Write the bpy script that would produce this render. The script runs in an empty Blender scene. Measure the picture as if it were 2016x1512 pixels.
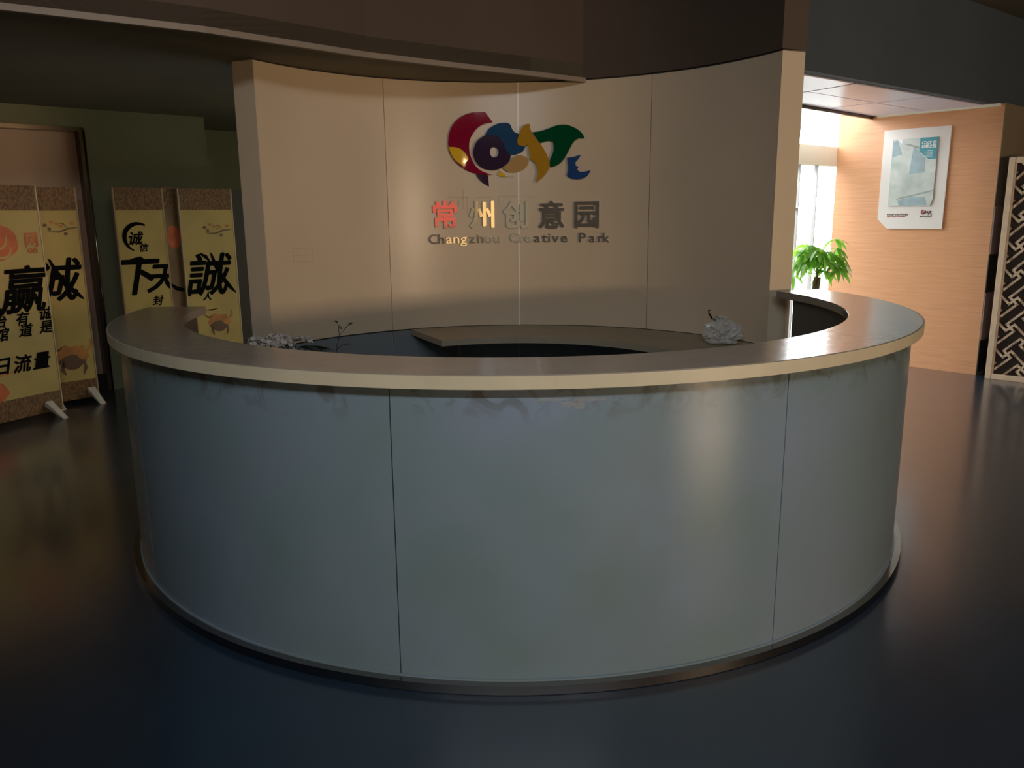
import bpy, bmesh, math, random
from mathutils import Vector, Matrix
random.seed(3)
S = bpy.context.scene
COL = S.collection
PI = math.pi
R = math.radians

# ------------------------------------------------------------ camera
cam = bpy.data.cameras.new('camera'); cam.sensor_width = 36.0; cam.lens = 1588.0*36.0/2016.0
cam.clip_start = 0.05; cam.clip_end = 200
co = bpy.data.objects.new('camera', cam); COL.objects.link(co)
co.matrix_world = Matrix.Translation((0, 0, 1.55)) @ Matrix.Rotation(R(90-11.972), 4, 'X') @ Matrix.Rotation(R(-0.586), 4, 'Z')
S.camera = co

# ------------------------------------------------------------ view, world, lights
S.view_settings.view_transform = 'Standard'; S.view_settings.look = 'None'
S.view_settings.exposure = 0.0; S.view_settings.gamma = 1.0; S.view_settings.use_curve_mapping = False
wd = bpy.data.worlds.new('daylight'); S.world = wd; wd.use_nodes = True
bg = wd.node_tree.nodes['Background']; bg.inputs[0].default_value = (0.93, 0.97, 1.0, 1); bg.inputs[1].default_value = 11.5
S.cycles.max_bounces = 8; S.cycles.diffuse_bounces = 5; S.cycles.glossy_bounces = 4
S.cycles.sample_clamp_indirect = 4.0
S.cycles.use_denoising = True

def area(name, loc, aim, sx, sy, power, color, portal=False, spread=180):
    l = bpy.data.lights.new(name, 'AREA'); l.shape = 'RECTANGLE'; l.size = sx; l.size_y = sy
    l.energy = power; l.color = color; l.spread = R(spread)
    if portal: l.cycles.is_portal = True
    o = bpy.data.objects.new(name, l); COL.objects.link(o)
    o.location = loc; d = Vector(aim)-Vector(loc)
    o.rotation_euler = d.to_track_quat('-Z', 'Y').to_euler()
    return o
# warm light from a low shop-front display to the right, behind the photographer
area('display_light', (7.9, -3.4, 1.50), (-0.3, 6, 1.55), 2.2, 0.42, 160, (1.0, 0.72, 0.47), spread=140)
# cool ambient fill added high up behind the photographer, no window there
area('high_fill_light', (0.1, -0.3, 3.18), (0.2, 3.2, 0.2), 2.8, 0.26, 60, (0.86, 0.92, 1.0), spread=140)
# red and amber parts of an illuminated display behind the photographer
area('red_display_light', (4.75, -3.2, 1.58), (-0.5, 6, 1.6), 1.5, 0.60, 2.6, (1.0, 0.10, 0.07))
area('amber_display_light', (2.85, -3.2, 1.65), (-0.4, 6, 1.7), 1.9, 0.9, 9.0, (1.0, 0.62, 0.24))
area('amber_low_display_light', (3.75, -3.2, 1.0), (-0.4, 6, 1.7), 1.6, 0.4, 2.6, (1.0, 0.62, 0.24))
area('letter_fill_light', (0.3, -3.2, 1.45), (0.0, 6, 1.5), 3.0, 0.9, 2.2, (1.0, 0.86, 0.58))  # dim warm panel added for the middle letters to reflect
area('spot_display_light', (3.0, -3.1, 2.5), (-0.3, 6, 1.9), 0.10, 0.10, 1.6, (1.0, 0.75, 0.4))

# ------------------------------------------------------------ materials
def mat(name, col, rough=0.6, metal=0.0, noise=0.0, nscale=6.0, bump=0.0, bscale=80.0, spec=0.5, coat=0.0, stretch=None, col2=None, emis=None):
    m = bpy.data.materials.new(name); m.use_nodes = True; nt = m.node_tree
    b = nt.nodes['Principled BSDF']
    b.inputs['Base Color'].default_value = (*col, 1); b.inputs['Roughness'].default_value = rough
    b.inputs['Metallic'].default_value = metal; b.inputs['Specular IOR Level'].default_value = spec
    b.inputs['Coat Weight'].default_value = coat; b.inputs['Coat Roughness'].default_value = 0.03
    tc = nt.nodes.new('ShaderNodeTexCoord'); mp = nt.nodes.new('ShaderNodeMapping')
    nt.links.new(tc.outputs['Object'], mp.inputs[0])
    if stretch: mp.inputs['Scale'].default_value = stretch
    if noise > 0 or col2:
        n = nt.nodes.new('ShaderNodeTexNoise'); n.inputs['Scale'].default_value = nscale; n.inputs['Detail'].default_value = 5
        nt.links.new(mp.outputs[0], n.inputs['Vector'])
        r = nt.nodes.new('ShaderNodeValToRGB')
        c2 = col2 or tuple(c*(1-noise) for c in col)
        c1 = col if col2 else tuple(min(1, c*(1+noise)) for c in col)
        r.color_ramp.elements[0].position = 0.32; r.color_ramp.elements[1].position = 0.68
        r.color_ramp.elements[0].color = (*c2, 1); r.color_ramp.elements[1].color = (*c1, 1)
        nt.links.new(n.outputs['Fac'], r.inputs[0]); nt.links.new(r.outputs[0], b.inputs['Base Color'])
    if bump > 0:
        n2 = nt.nodes.new('ShaderNodeTexNoise'); n2.inputs['Scale'].default_value = bscale; n2.inputs['Detail'].default_value = 4
        nt.links.new(mp.outputs[0], n2.inputs['Vector'])
        bp = nt.nodes.new('ShaderNodeBump'); bp.inputs['Strength'].default_value = bump; bp.inputs['Distance'].default_value = 0.01
        nt.links.new(n2.outputs['Fac'], bp.inputs['Height']); nt.links.new(bp.outputs[0], b.inputs['Normal'])
    if emis:
        b.inputs['Emission Color'].default_value = (*emis[0], 1); b.inputs['Emission Strength'].default_value = emis[1]
    return m
M = {}
M['logo_wall'] = mat('wall_cream_panel', (0.68, 0.555, 0.395), 0.29, noise=0.035, nscale=1.3, spec=0.4, bump=0.03, bscale=60)
M['low_panel'] = mat('lower_wall_panel', (0.20, 0.225, 0.235), 0.4, noise=0.05, nscale=2)
M['dark_joint'] = mat('dark_joint', (0.03, 0.028, 0.022), 0.8)
M['pale_strip'] = mat('pale_strip', (0.90, 0.86, 0.74), 0.3)
M['bulkhead'] = mat('bulkhead_brown', (0.088, 0.062, 0.044), 0.75, noise=0.06, nscale=1.2)
M['beam'] = mat('beam_grey', (0.078, 0.100, 0.122), 0.8, noise=0.06, nscale=1.5)
M['ceil'] = mat('ceiling_dark', (0.185, 0.165, 0.112), 0.85, noise=0.1, nscale=1.0)
M['ceil_panel'] = mat('glossy_ceiling_panel', (0.82, 0.78, 0.90), 0.28, spec=0.35, coat=0.0, noise=0.03, nscale=0.7)
M['high_ceil'] = mat('white_ceiling', (0.8, 0.8, 0.78), 0.8)
M['trim'] = mat('trim_grey', (0.27, 0.225, 0.18), 0.5, noise=0.08, nscale=3)
M['left_wall'] = mat('left_wall_green', (0.20, 0.195, 0.105), 0.7, noise=0.08, nscale=1.2)
M['niche'] = mat('niche_pinkish', (0.50, 0.34, 0.24), 0.6, noise=0.05, nscale=2)
M['bronze'] = mat('door_frame_bronze', (0.12, 0.09, 0.06), 0.28, metal=0.8)
M['skirting'] = mat('black_skirting', (0.012, 0.011, 0.010), 0.5)
M['stone_pink'] = mat('stone_pinkish', (0.45, 0.30, 0.26), 0.6, noise=0.1, nscale=12)
M['stone_black'] = mat('stone_black', (0.014, 0.012, 0.011), 0.4, noise=0.1, nscale=12)
M['olive'] = mat('olive_wall', (0.27, 0.215, 0.145), 0.7, noise=0.08, nscale=3)
M['rear'] = mat('rear_wall', (0.45, 0.40, 0.33), 0.8)
M['floor'] = mat('floor_blue_vinyl', (0.005, 0.017, 0.034), 0.40, noise=0.22, nscale=1.1, spec=0.7, coat=1.0)
M['floor'].node_tree.nodes['Principled BSDF'].inputs['Coat Roughness'].default_value = 0.17
M['floor'].node_tree.nodes['Principled BSDF'].inputs['Coat IOR'].default_value = 1.75
M['ground'] = mat('outdoor_paving', (0.6, 0.6, 0.58), 0.8)
M['counter'] = mat('counter_stone', (0.27, 0.23, 0.19), 0.19, noise=0.07, nscale=5, spec=0.7, bump=0.10, bscale=16)
M['rim'] = mat('counter_rim_cream', (0.54, 0.47, 0.32), 0.40, noise=0.05, nscale=9)
M['inner'] = mat('counter_inner', (0.12, 0.105, 0.085), 0.6, noise=0.08, nscale=4)
M['desk'] = mat('worktop_beige', (0.36, 0.31, 0.22), 0.5, noise=0.06, nscale=5)
M['desk_edge'] = mat('worktop_edge', (0.30, 0.27, 0.21), 0.5)
M['steel'] = mat('stainless_steel', (0.34, 0.32, 0.30), 0.14, metal=1.0, bump=0.05, bscale=14)
M['mirror'] = mat('polished_letter_metal', (0.74, 0.70, 0.62), 0.06, metal=0.80)
M['letter_side'] = M['mirror']
M['white_board'] = mat('white_board', (0.74, 0.70, 0.66), 0.35)
M['cyan'] = mat('cyan_print', (0.06, 0.28, 0.34), 0.4)
M['print_grey'] = mat('print_grey', (0.36, 0.33, 0.31), 0.5)
M['print_white'] = mat('print_white', (0.80, 0.82, 0.80), 0.5)
M['print_dark'] = mat('print_dark', (0.12, 0.06, 0.06), 0.5)
M['print_red'] = mat('print_red', (0.35, 0.04, 0.04), 0.5)
M['sketch_blue'] = mat('sketch_blue', (0.30, 0.40, 0.43), 0.5, noise=0.12, nscale=14)
M['sketch_line'] = mat('sketch_line', (0.30, 0.34, 0.32), 0.5)
M['ink'] = mat('black_ink', (0.004, 0.004, 0.004), 0.9, spec=0.1)
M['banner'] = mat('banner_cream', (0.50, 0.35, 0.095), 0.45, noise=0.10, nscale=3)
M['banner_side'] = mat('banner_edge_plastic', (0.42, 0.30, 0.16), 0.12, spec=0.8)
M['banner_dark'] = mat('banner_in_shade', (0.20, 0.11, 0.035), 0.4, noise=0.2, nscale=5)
M['orange_ink'] = mat('orange_ink', (0.60, 0.13, 0.03), 0.5, noise=0.15, nscale=10)
M['orange_soft'] = mat('orange_wash', (0.50, 0.20, 0.04), 0.5, noise=0.25, nscale=9)
M['branch_ink'] = mat('brown_ink', (0.14, 0.07, 0.035), 0.5)
M['dark_board'] = mat('dark_board', (0.022, 0.018, 0.010), 0.4, spec=0.3)
M['foot'] = mat('white_plastic_foot', (0.62, 0.56, 0.44), 0.4)
M['lattice'] = mat('lattice_wood', (0.74, 0.58, 0.42), 0.55, noise=0.08, nscale=12)
M['lattice_back'] = mat('lattice_backing', (0.03, 0.018, 0.013), 0.6)
M['window_frame'] = mat('window_frame_grey', (0.45, 0.46, 0.45), 0.4)
M['lintel'] = mat('lintel_beige', (0.72, 0.66, 0.52), 0.6)
M['leaf'] = mat('leaf_green', (0.13, 0.34, 0.035), 0.4, noise=0.35, nscale=9)
def _leaf():
    m = M['leaf']; nt = m.node_tree; b = nt.nodes['Principled BSDF']; o = nt.nodes['Material Output']
    t = nt.nodes.new('ShaderNodeBsdfTranslucent'); t.inputs[0].default_value = (0.30, 0.62, 0.06, 1); mx = nt.nodes.new('ShaderNodeMixShader'); mx.inputs[0].default_value = 0.5
    nt.links.new(b.outputs[0], mx.inputs[1]); nt.links.new(t.outputs[0], mx.inputs[2]); nt.links.new(mx.outputs[0], o.inputs[0])
_leaf()
M['trunk'] = mat('trunk_bark', (0.16, 0.14, 0.07), 0.8, noise=0.25, nscale=30, bump=0.4, bscale=60)
M['pot'] = mat('ceramic_pot', (0.45, 0.42, 0.36), 0.3)
M['soil'] = mat('soil', (0.05, 0.035, 0.02), 0.9)
M['petal'] = mat('white_petal', (0.66, 0.60, 0.54), 0.7, noise=0.2, nscale=30)
M['dark_leaf'] = mat('dark_leaf', (0.03, 0.04, 0.02), 0.6)
M['black_plastic'] = mat('black_plastic', (0.01, 0.01, 0.01), 0.35)
for k, c, r in (('red', (0.26, 0.006, 0.035), .04), ('yellow', (0.80, 0.50, 0.02), .08), ('blue', (0.02, 0.075, 0.17), .04),
             ('purple', (0.035, 0.016, 0.045), .08), ('tail', (0.04, 0.018, 0.05), .08), ('spot', (0.80, 0.50, 0.03), .1),
             ('tan', (0.50, 0.30, 0.10), .12), ('gold', (0.48, 0.26, 0.02), .04), ('green', (0.002, 0.075, 0.028), .04), ('navy', (0.02, 0.07, 0.22), .1)):
    M['logo_'+k] = mat('acrylic_'+k, c, r, coat=0.6)
def wood():
    m = mat('wood_veneer', (0.66, 0.36, 0.17), 0.38, bump=0.02)
    nt = m.node_tree; b = nt.nodes['Principled BSDF']
    tc = nt.nodes.new('ShaderNodeTexCoord'); mp = nt.nodes.new('ShaderNodeMapping'); mp.inputs['Scale'].default_value = (2.2, 2.2, 60)
    n = nt.nodes.new('ShaderNodeTexNoise'); n.inputs['Scale'].default_value = 1.6; n.inputs['Detail'].default_value = 7; n.inputs['Distortion'].default_value = 0.5
    r = nt.nodes.new('ShaderNodeValToRGB'); r.color_ramp.elements[0].position = 0.3; r.color_ramp.elements[1].position = 0.62
    r.color_ramp.elements[0].color = (0.60, 0.295, 0.145, 1); r.color_ramp.elements[1].color = (0.68, 0.345, 0.18, 1)
    nt.links.new(tc.outputs['Object'], mp.inputs[0]); nt.links.new(mp.outputs[0], n.inputs['Vector'])
    nt.links.new(n.outputs['Fac'], r.inputs[0]); nt.links.new(r.outputs[0], b.inputs['Base Color'])
    return m
M['wood'] = wood()
def banner_band():
    m = mat('banner_brocade', (0.2, 0.1, 0.03), 0.55)
    nt = m.node_tree; b = nt.nodes['Principled BSDF']
    tc = nt.nodes.new('ShaderNodeTexCoord'); mp = nt.nodes.new('ShaderNodeMapping'); mp.inputs['Scale'].default_value = (90, 90, 40)
    n = nt.nodes.new('ShaderNodeTexVoronoi'); n.inputs['Scale'].default_value = 1.0
    r = nt.nodes.new('ShaderNodeValToRGB'); r.color_ramp.elements[0].position = 0.2; r.color_ramp.elements[1].position = 0.8
    r.color_ramp.elements[0].color = (0.26, 0.13, 0.035, 1); r.color_ramp.elements[1].color = (0.10, 0.042, 0.012, 1)
    nt.links.new(tc.outputs['Object'], mp.inputs[0]); nt.links.new(mp.outputs[0], n.inputs['Vector'])
    nt.links.new(n.outputs['Distance'], r.inputs[0]); nt.links.new(r.outputs[0], b.inputs['Base Color'])
    return m
M['band'] = banner_band()
def glass_panel_mat():
    m = mat('back_painted_glass', (0.16, 0.215, 0.225), 0.24, spec=0.5)
    nt = m.node_tree; b = nt.nodes['Principled BSDF']
    tc = nt.nodes.new('ShaderNodeTexCoord'); n = nt.nodes.new('ShaderNodeTexNoise'); n.inputs['Scale'].default_value = 1.4; n.inputs['Detail'].default_value = 3
    r = nt.nodes.new('ShaderNodeValToRGB'); r.color_ramp.elements[0].position = 0.3; r.color_ramp.elements[1].position = 0.7
    r.color_ramp.elements[0].color = (0.145, 0.205, 0.192, 1); r.color_ramp.elements[1].color = (0.195, 0.245, 0.305, 1)
    nt.links.new(tc.outputs['Object'], n.inputs['Vector']); nt.links.new(n.outputs['Fac'], r.inputs[0])
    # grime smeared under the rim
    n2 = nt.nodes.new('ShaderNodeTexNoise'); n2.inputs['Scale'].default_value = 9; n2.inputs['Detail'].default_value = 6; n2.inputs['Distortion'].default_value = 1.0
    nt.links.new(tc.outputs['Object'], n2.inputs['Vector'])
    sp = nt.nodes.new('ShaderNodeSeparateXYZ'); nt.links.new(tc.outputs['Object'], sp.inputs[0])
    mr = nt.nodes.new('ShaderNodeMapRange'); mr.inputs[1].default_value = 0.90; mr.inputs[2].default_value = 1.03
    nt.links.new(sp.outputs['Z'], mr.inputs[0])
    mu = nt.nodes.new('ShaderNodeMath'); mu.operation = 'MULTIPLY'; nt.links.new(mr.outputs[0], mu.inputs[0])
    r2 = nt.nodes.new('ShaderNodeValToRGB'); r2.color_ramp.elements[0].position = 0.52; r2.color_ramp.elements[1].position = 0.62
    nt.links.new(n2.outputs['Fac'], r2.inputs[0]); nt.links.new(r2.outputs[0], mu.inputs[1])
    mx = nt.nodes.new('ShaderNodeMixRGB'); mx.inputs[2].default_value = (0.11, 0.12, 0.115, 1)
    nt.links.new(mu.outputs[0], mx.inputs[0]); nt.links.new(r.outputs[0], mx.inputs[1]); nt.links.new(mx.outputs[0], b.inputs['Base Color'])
    return m
M['glass_panel'] = glass_panel_mat()
def clear(name, tint, rough, op):
    m = bpy.data.materials.new(name); m.use_nodes = True; nt = m.node_tree; nt.nodes.clear()
    o = nt.nodes.new('ShaderNodeOutputMaterial'); mx = nt.nodes.new('ShaderNodeMixShader'); t = nt.nodes.new('ShaderNodeBsdfTransparent'); g = nt.nodes.new('ShaderNodeBsdfPrincipled')
    g.inputs['Base Color'].default_value = (*tint, 1); g.inputs['Roughness'].default_value = rough; mx.inputs[0].default_value = op
    nt.links.new(t.outputs[0], mx.inputs[1]); nt.links.new(g.outputs[0], mx.inputs[2]); nt.links.new(mx.outputs[0], o.inputs[0]); return m
M['window_glass'] = clear('window_glass', (0.9, 0.95, 0.95), 0.05, 0.10)
M['bag'] = clear('clear_plastic_bag', (0.75, 0.72, 0.66), 0.25, 0.62)
M['smudge'] = clear('dried_glue_smudge', (0.42, 0.38, 0.28), 0.7, 0.13)
M['dust'] = clear('dried_dust_smear', (0.42, 0.42, 0.38), 0.8, 0.35)

# ------------------------------------------------------------ helpers
def link(name, bm, m, parent=None, smooth=False, kind=None):
    me = bpy.data.meshes.new(name); bm.normal_update(); bm.to_mesh(me); bm.free()
    me.materials.append(m)
    if smooth: me.polygons.foreach_set('use_smooth', [True]*len(me.polygons))
    o = bpy.data.objects.new(name, me); COL.objects.link(o)
    if parent: o.parent = parent; o.matrix_parent_inverse = parent.matrix_world.inverted()
    if kind: o['kind'] = kind
    return o
def tag(o, label=None, cat=None, group=None, kind=None):
    if label: o['label'] = label
    if cat: o['category'] = cat
    if group: o['group'] = group
    if kind: o['kind'] = kind
    return o
def thing(name, loc, label=None, cat=None, group=None, rz=0.0):
    o = bpy.data.objects.new(name, None); COL.objects.link(o); o.empty_display_size = 0.1
    o.matrix_world = Matrix.Translation(loc) @ Matrix.Rotation(rz, 4, 'Z')
    return tag(o, label, cat, group)
def box(bm, a, b, mtx=None):
    vs = []
    for z in (a[2], b[2]):
        for x, y in ((a[0], a[1]), (b[0], a[1]), (b[0], b[1]), (a[0], b[1])):
            p = Vector((x, y, z)); vs.append(bm.verts.new(mtx @ p if mtx else p))
    for f in ((0, 3, 2, 1), (4, 5, 6, 7), (0, 1, 5, 4), (1, 2, 6, 5), (2, 3, 7, 6), (3, 0, 4, 7)):
        bm.faces.new([vs[i] for i in f])
def new(): return bmesh.new()
def bbox(name, a, b, m, parent=None, mtx=None, kind=None, bev=0.0):
    bm = new(); box(bm, a, b, mtx)
    if bev: bmesh.ops.bevel(bm, geom=bm.edges[:], offset=bev, segments=2, affect='EDGES')
    return link(name, bm, m, parent, kind=kind)
def arc(bm, c, r0, r1, a0, a1, z0, z1, n=None):
    """solid ring sector"""
    n = n or max(2, int(abs(a1-a0)/1.5)); rings = []
    for i in range(n+1):
        a = R(a0+(a1-a0)*i/n); q = []
        for r, z in ((r0, z0), (r1, z0), (r1, z1), (r0, z1)):
            q.append(bm.verts.new((c[0]+r*math.cos(a), c[1]+r*math.sin(a), z)))
        rings.append(q)
    for i in range(n):
        A, B = rings[i], rings[i+1]
        for k in range(4): bm.faces.new((A[k], A[(k+1) % 4], B[(k+1) % 4], B[k]))
    bm.faces.new(rings[0][::-1]); bm.faces.new(rings[-1])
    bmesh.ops.recalc_face_normals(bm, faces=bm.faces[:])
def tube(bm, pts, rad, seg=6, rad2=None):
    pts = [Vector(p) for p in pts]; n = len(pts); rings = []
    for i, p in enumerate(pts):
        d = (pts[min(i+1, n-1)]-pts[max(i-1, 0)]).normalized()
        up = Vector((0, 0, 1)) if abs(d.z) < 0.9 else Vector((1, 0, 0))
        a = d.cross(up).normalized(); b = d.cross(a).normalized()
        rr = rad if rad2 is None else rad+(rad2-rad)*i/(n-1)
        rings.append([bm.verts.new(p+a*rr*math.cos(2*PI*k/seg)+b*rr*math.sin(2*PI*k/seg)) for k in range(seg)])
    for i in range(n-1):
        for k in range(seg): bm.faces.new((rings[i][k], rings[i][(k+1) % seg], rings[i+1][(k+1) % seg], rings[i+1][k]))
    bm.faces.new(rings[0][::-1]); bm.faces.new(rings[-1])
def prism(bm, poly, z0, z1):
    b = [bm.verts.new((x, y, z0)) for x, y in poly]; t = [bm.verts.new((x, y, z1)) for x, y in poly]
    n = len(poly)
    bm.faces.new(b[::-1]); bm.faces.new(t)
    for i in range(n): bm.faces.new((b[i], b[(i+1) % n], t[(i+1) % n], t[i]))
    bmesh.ops.recalc_face_normals(bm, faces=bm.faces[:])
def chaikin(poly, thr=50, it=2):
    for _ in range(it):
        out = []; n = len(poly)
        for i in range(n):
            p0, p, p1 = Vector(poly[i-1]), Vector(poly[i]), Vector(poly[(i+1) % n])
            d0, d1 = (p-p0), (p1-p)
            if d0.length < 1e-6 or d1.length < 1e-6: continue
            if math.degrees(d0.angle(d1)) > thr: out.append(tuple(p))
            else: out.append(tuple(p-d0*0.25)); out.append(tuple(p+d1*0.25))
        poly = out
    return poly
def text_bm(body, size, bold=0.0, extrude=0.0, shear=0.0, align='CENTER'):
    """text in local x/z plane facing -y"""
    c = bpy.data.curves.new('t', 'FONT'); c.body = body; c.size = size; c.extrude = extrude; c.shear = shear
    c.align_x = align; c.resolution_u = 3
    o = bpy.data.objects.new('t', c); COL.objects.link(o); bpy.context.view_layer.update()
    me = bpy.data.meshes.new_from_object(o.evaluated_get(bpy.context.evaluated_depsgraph_get()))
    bm = new(); bm.from_mesh(me); bpy.data.objects.remove(o); bpy.data.curves.remove(c); bpy.data.meshes.remove(me)
    if bold > 0:      # heavier strokes: the same glyph laid over itself a hair apart
        tmp = bpy.data.meshes.new('t'); bm.to_mesh(tmp)
        for k, (dx, dy) in enumerate(((bold, 0), (-bold, 0), (0, bold), (0, -bold), (.7*bold, .7*bold), (-.7*bold, .7*bold), (.7*bold, -.7*bold), (-.7*bold, -.7*bold))):
            n0 = len(bm.verts); bm.from_mesh(tmp); bm.verts.ensure_lookup_table()
            for v in bm.verts[n0:]: v.co += Vector((dx, dy, 0.00002*k))
        bpy.data.meshes.remove(tmp)
    bmesh.ops.transform(bm, matrix=Matrix.Rotation(PI/2, 4, 'X'), verts=bm.verts)
    return bm
# ------------------------------------------------------------ frame of the building
WC = (0.010, 4.360); WR = 1.69            # logo wall: circle centre and inner radius
CC = (0.018, 4.344); HT = 1.074           # reception counter
va = R(42.04); V = Vector((math.cos(va), math.sin(va), 0)); U = Vector((-V.y, V.x, 0))
P0 = Vector((-3.640, 7.286, 0)); PW = Vector((4.405, 7.512, 0)); P1 = Vector((3.385, 8.645, 0))
def frame(o, x, y=None):
    """matrix: local x along given dir, local y = left of it, z up"""
    y = Vector((-x.y, x.x, 0))
    m = Matrix((( x.x, y.x, 0, o.x), (x.y, y.y, 0, o.y), (0, 0, 1, o.z), (0, 0, 0, 1))); return m
MTX_L = frame(P0, V)         # left wall: x=t along wall, +y into the wall
MTX_R = frame(PW, U)         # wood wall: x=t going away, room on +y side
MTX_W = frame(P1, V)         # window wall
def sub(p, k): return (p.x*k, p.y*k)

# ---- floor, ceilings
bbox('floor', (-11, -9, -0.1), (12, 13, 0), M['floor'], kind='structure')
g = bbox('ground', (-14, -14, -0.25), (40, 60, -0.12), M['ground'], kind='structure')
tag(g, 'pale paving outside the window')
bm = new(); prism(bm, [(-11, -9), (12, -9), (12, 13.8), (4.47, 7.79), (1.5, 5.45), (1.7, 6.2), (0.4, 6.4), (-3.0, 4.2), (-11, -1.5)], 3.22, 3.32)
link('ceiling', bm, M['ceil'], kind='structure')
# low ceiling on the left, behind the bulkhead
fas = [(0.52, 5.969), (0.146, 5.679), (-0.274, 5.391), (-0.824, 4.98), (-1.199, 4.608), (-1.516, 4.29), (-1.855, 4.051), (-2.223, 3.801), (-9.5, -1.1)]
bm = new(); prism(bm, list(reversed(fas))+[(0.9, 6.4), (0.3, 7.4), (-1.6, 9.6), (-2.6, 10.4), (-12, 1.0)], 2.462, 2.56)
link('ceiling_left', bm, M['ceil'], kind='structure')
# bulkhead fascia along the same line and over the logo wall
def ribbon(name, pts, z0, z1, th, m, parent=None, kind='structure'):
    bm = new(); n = len(pts); L = []; Q = []
    for i, p in enumerate(pts):
        p = Vector((p[0], p[1], 0)); a = Vector((*pts[max(i-1, 0)], 0)); b = Vector((*pts[min(i+1, n-1)], 0)); d = (b-a).normalized()
        nrm = Vector((-d.y, d.x, 0)); L.append(p); Q.append(p+nrm*th)
    for i in range(n-1):
        vs = []
        for z in (z0, z1):
            for q in (L[i], L[i+1], Q[i+1], Q[i]): vs.append(bm.verts.new((q.x, q.y, z)))
        for f in ((0, 3, 2, 1), (4, 5, 6, 7), (0, 1, 5, 4), (1, 2, 6, 5), (2, 3, 7, 6), (3, 0, 4, 7)): bm.faces.new([vs[k] for k in f])
    bmesh.ops.remove_doubles(bm, verts=bm.verts[:], dist=1e-4)
    bmesh.ops.recalc_face_normals(bm, faces=bm.faces[:])
    return link(name, bm, m, parent, kind=kind)
ribbon('wall_bulkhead', [(0.60, 6.031)]+fas, 2.462, 3.23, -0.10, M['bulkhead'])
ribbon('trim_1', fas, 2.438, 2.468, 0.028, M['trim'])
bm = new(); arc(bm, WC, WR-0.004, WR+0.17, 21.0, 74.5, 2.466, 3.23); link('wall_drum', bm, M['bulkhead'], kind='structure')
# beam over the corridor opening
bw = [(1.50, 5.30), (4.47, 7.665), (9.5, 11.67)]
ribbon('wall_beam', bw, 2.46, 3.23, 0.12, M['beam'])
# corridor ceiling: separate glossy panels
cp = thing('ceiling_corridor', (0, 0, 0)); cp['kind'] = 'structure'
beamdir = (Vector((4.47, 7.665, 0))-Vector((1.5, 5.3, 0))).normalized()
a0, b0 = Vector((1.6, 5.50, 0)), Vector((1.35, 6.30, 0)); a1, b1 = Vector((4.42, 7.72, 0)), Vector((3.64, 8.40, 0))
def lerp(a, b, t): return a+(b-a)*t
N1 = 3; N2 = 2
for i in range(N1):
    for j in range(N2):
        t0, t1 = i/N1, (i+1)/N1; s0, s1 = j/N2, (j+1)/N2; e = 0.004
        q = [lerp(lerp(a0, a1, t), lerp(b0, b1, t), s) for t, s in ((t0+e, s0+e*2), (t1-e, s0+e*2), (t1-e, s1-e*2), (t0+e, s1-e*2))]
        bm = new(); prism(bm, [(p.x, p.y) for p in q], 2.452, 2.472); link('ceiling_panel', bm, M['ceil_panel'], cp)
bm = new(); prism(bm, [(a0.x, a0.y), (a1.x, a1.y), (b1.x, b1.y), (b0.x, b0.y)], 2.476, 2.56); link('ceiling_backing', bm, M['high_ceil'], cp)
ribbon('trim_2', [(1.35, 6.30), (3.655, 8.42)], 2.425, 2.56, 0.03, M['bronze'])
# white cornice strip between ceiling panels and wood wall
bbox('trim_3', (0.03, 0.0, 2.435), (1.12, 0.045, 2.46), M['pale_strip'], mtx=MTX_R, kind='structure')
bm = new(); prism(bm, [(1.35, 6.30), (3.64, 8.42), (3.9, 9.3), (0.6, 7.2)], 3.25, 3.35); link('ceiling_atrium', bm, M['high_ceil'], kind='structure')
bm = new(); prism(bm, [(4.40, 7.72), (9.5, 11.75), (9.5, 12.5), (4.30, 7.80)], 2.465, 2.56); link('ceiling_right', bm, M['ceil'], kind='structure')

# ---- logo wall: four tall panels over four low panels, solid ends
wb = thing('wall_back', (WC[0], WC[1], 0)); wb['kind'] = 'structure'
tag(wb, 'curved cream wall behind the reception counter carrying the logo')
bm = new(); arc(bm, WC, WR+0.012, WR+0.16, 21.2, 154.6, 0, 2.462); link('wall_core', bm, M['logo_wall'], wb)
seams = [21.2, 55.5, 88.25, 121.0, 154.6]
for i in range(4):
    bm = new(); arc(bm, WC, WR, WR+0.012, seams[i]+0.07, seams[i+1]-0.07, 0.726, 2.455); link('wall_panel', bm, M['logo_wall'], wb)
for i in range(4):
    bm = new(); arc(bm, WC, WR+0.002, WR+0.012, seams[i]+0.10, seams[i+1]-0.10, 0.02, 0.716); link('lower_panel', bm, M['low_panel'], wb)
for a, w, m in ((55.5, .07, 'dark_joint'), (88.25, .19, 'pale_strip'), (121.0, .05, 'trim')):  # centre strip's bright cream holds the highlight its metal edge catches
    bm = new(); arc(bm, WC, WR+0.004-(0.007 if m == 'pale_strip' else 0), WR+0.0125, a-w, a+w, 0.722, 2.455, 2); link('joint_strip', bm, M[m], wb)
bm = new(); arc(bm, WC, WR+0.006, WR+0.0125, 21.2, 154.6, 0.716, 0.726); link('joint_strip', bm, M['dark_joint'], wb)
bm = new(); arc(bm, WC, WR-0.001, WR+0.16, 21.2, 154.6, 2.4555, 2.4615); link('shadow_gap', bm, M['dark_joint'], wb)
# end caps a touch greener
for a in (21.2, 154.6):
    s = -1 if a < 90 else 1
    bm = new(); arc(bm, WC, WR-0.001, WR+0.161, a, a+0.25*s, 0, 2.455, 2); link('end_cap', bm, M['logo_wall'], wb)

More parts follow.
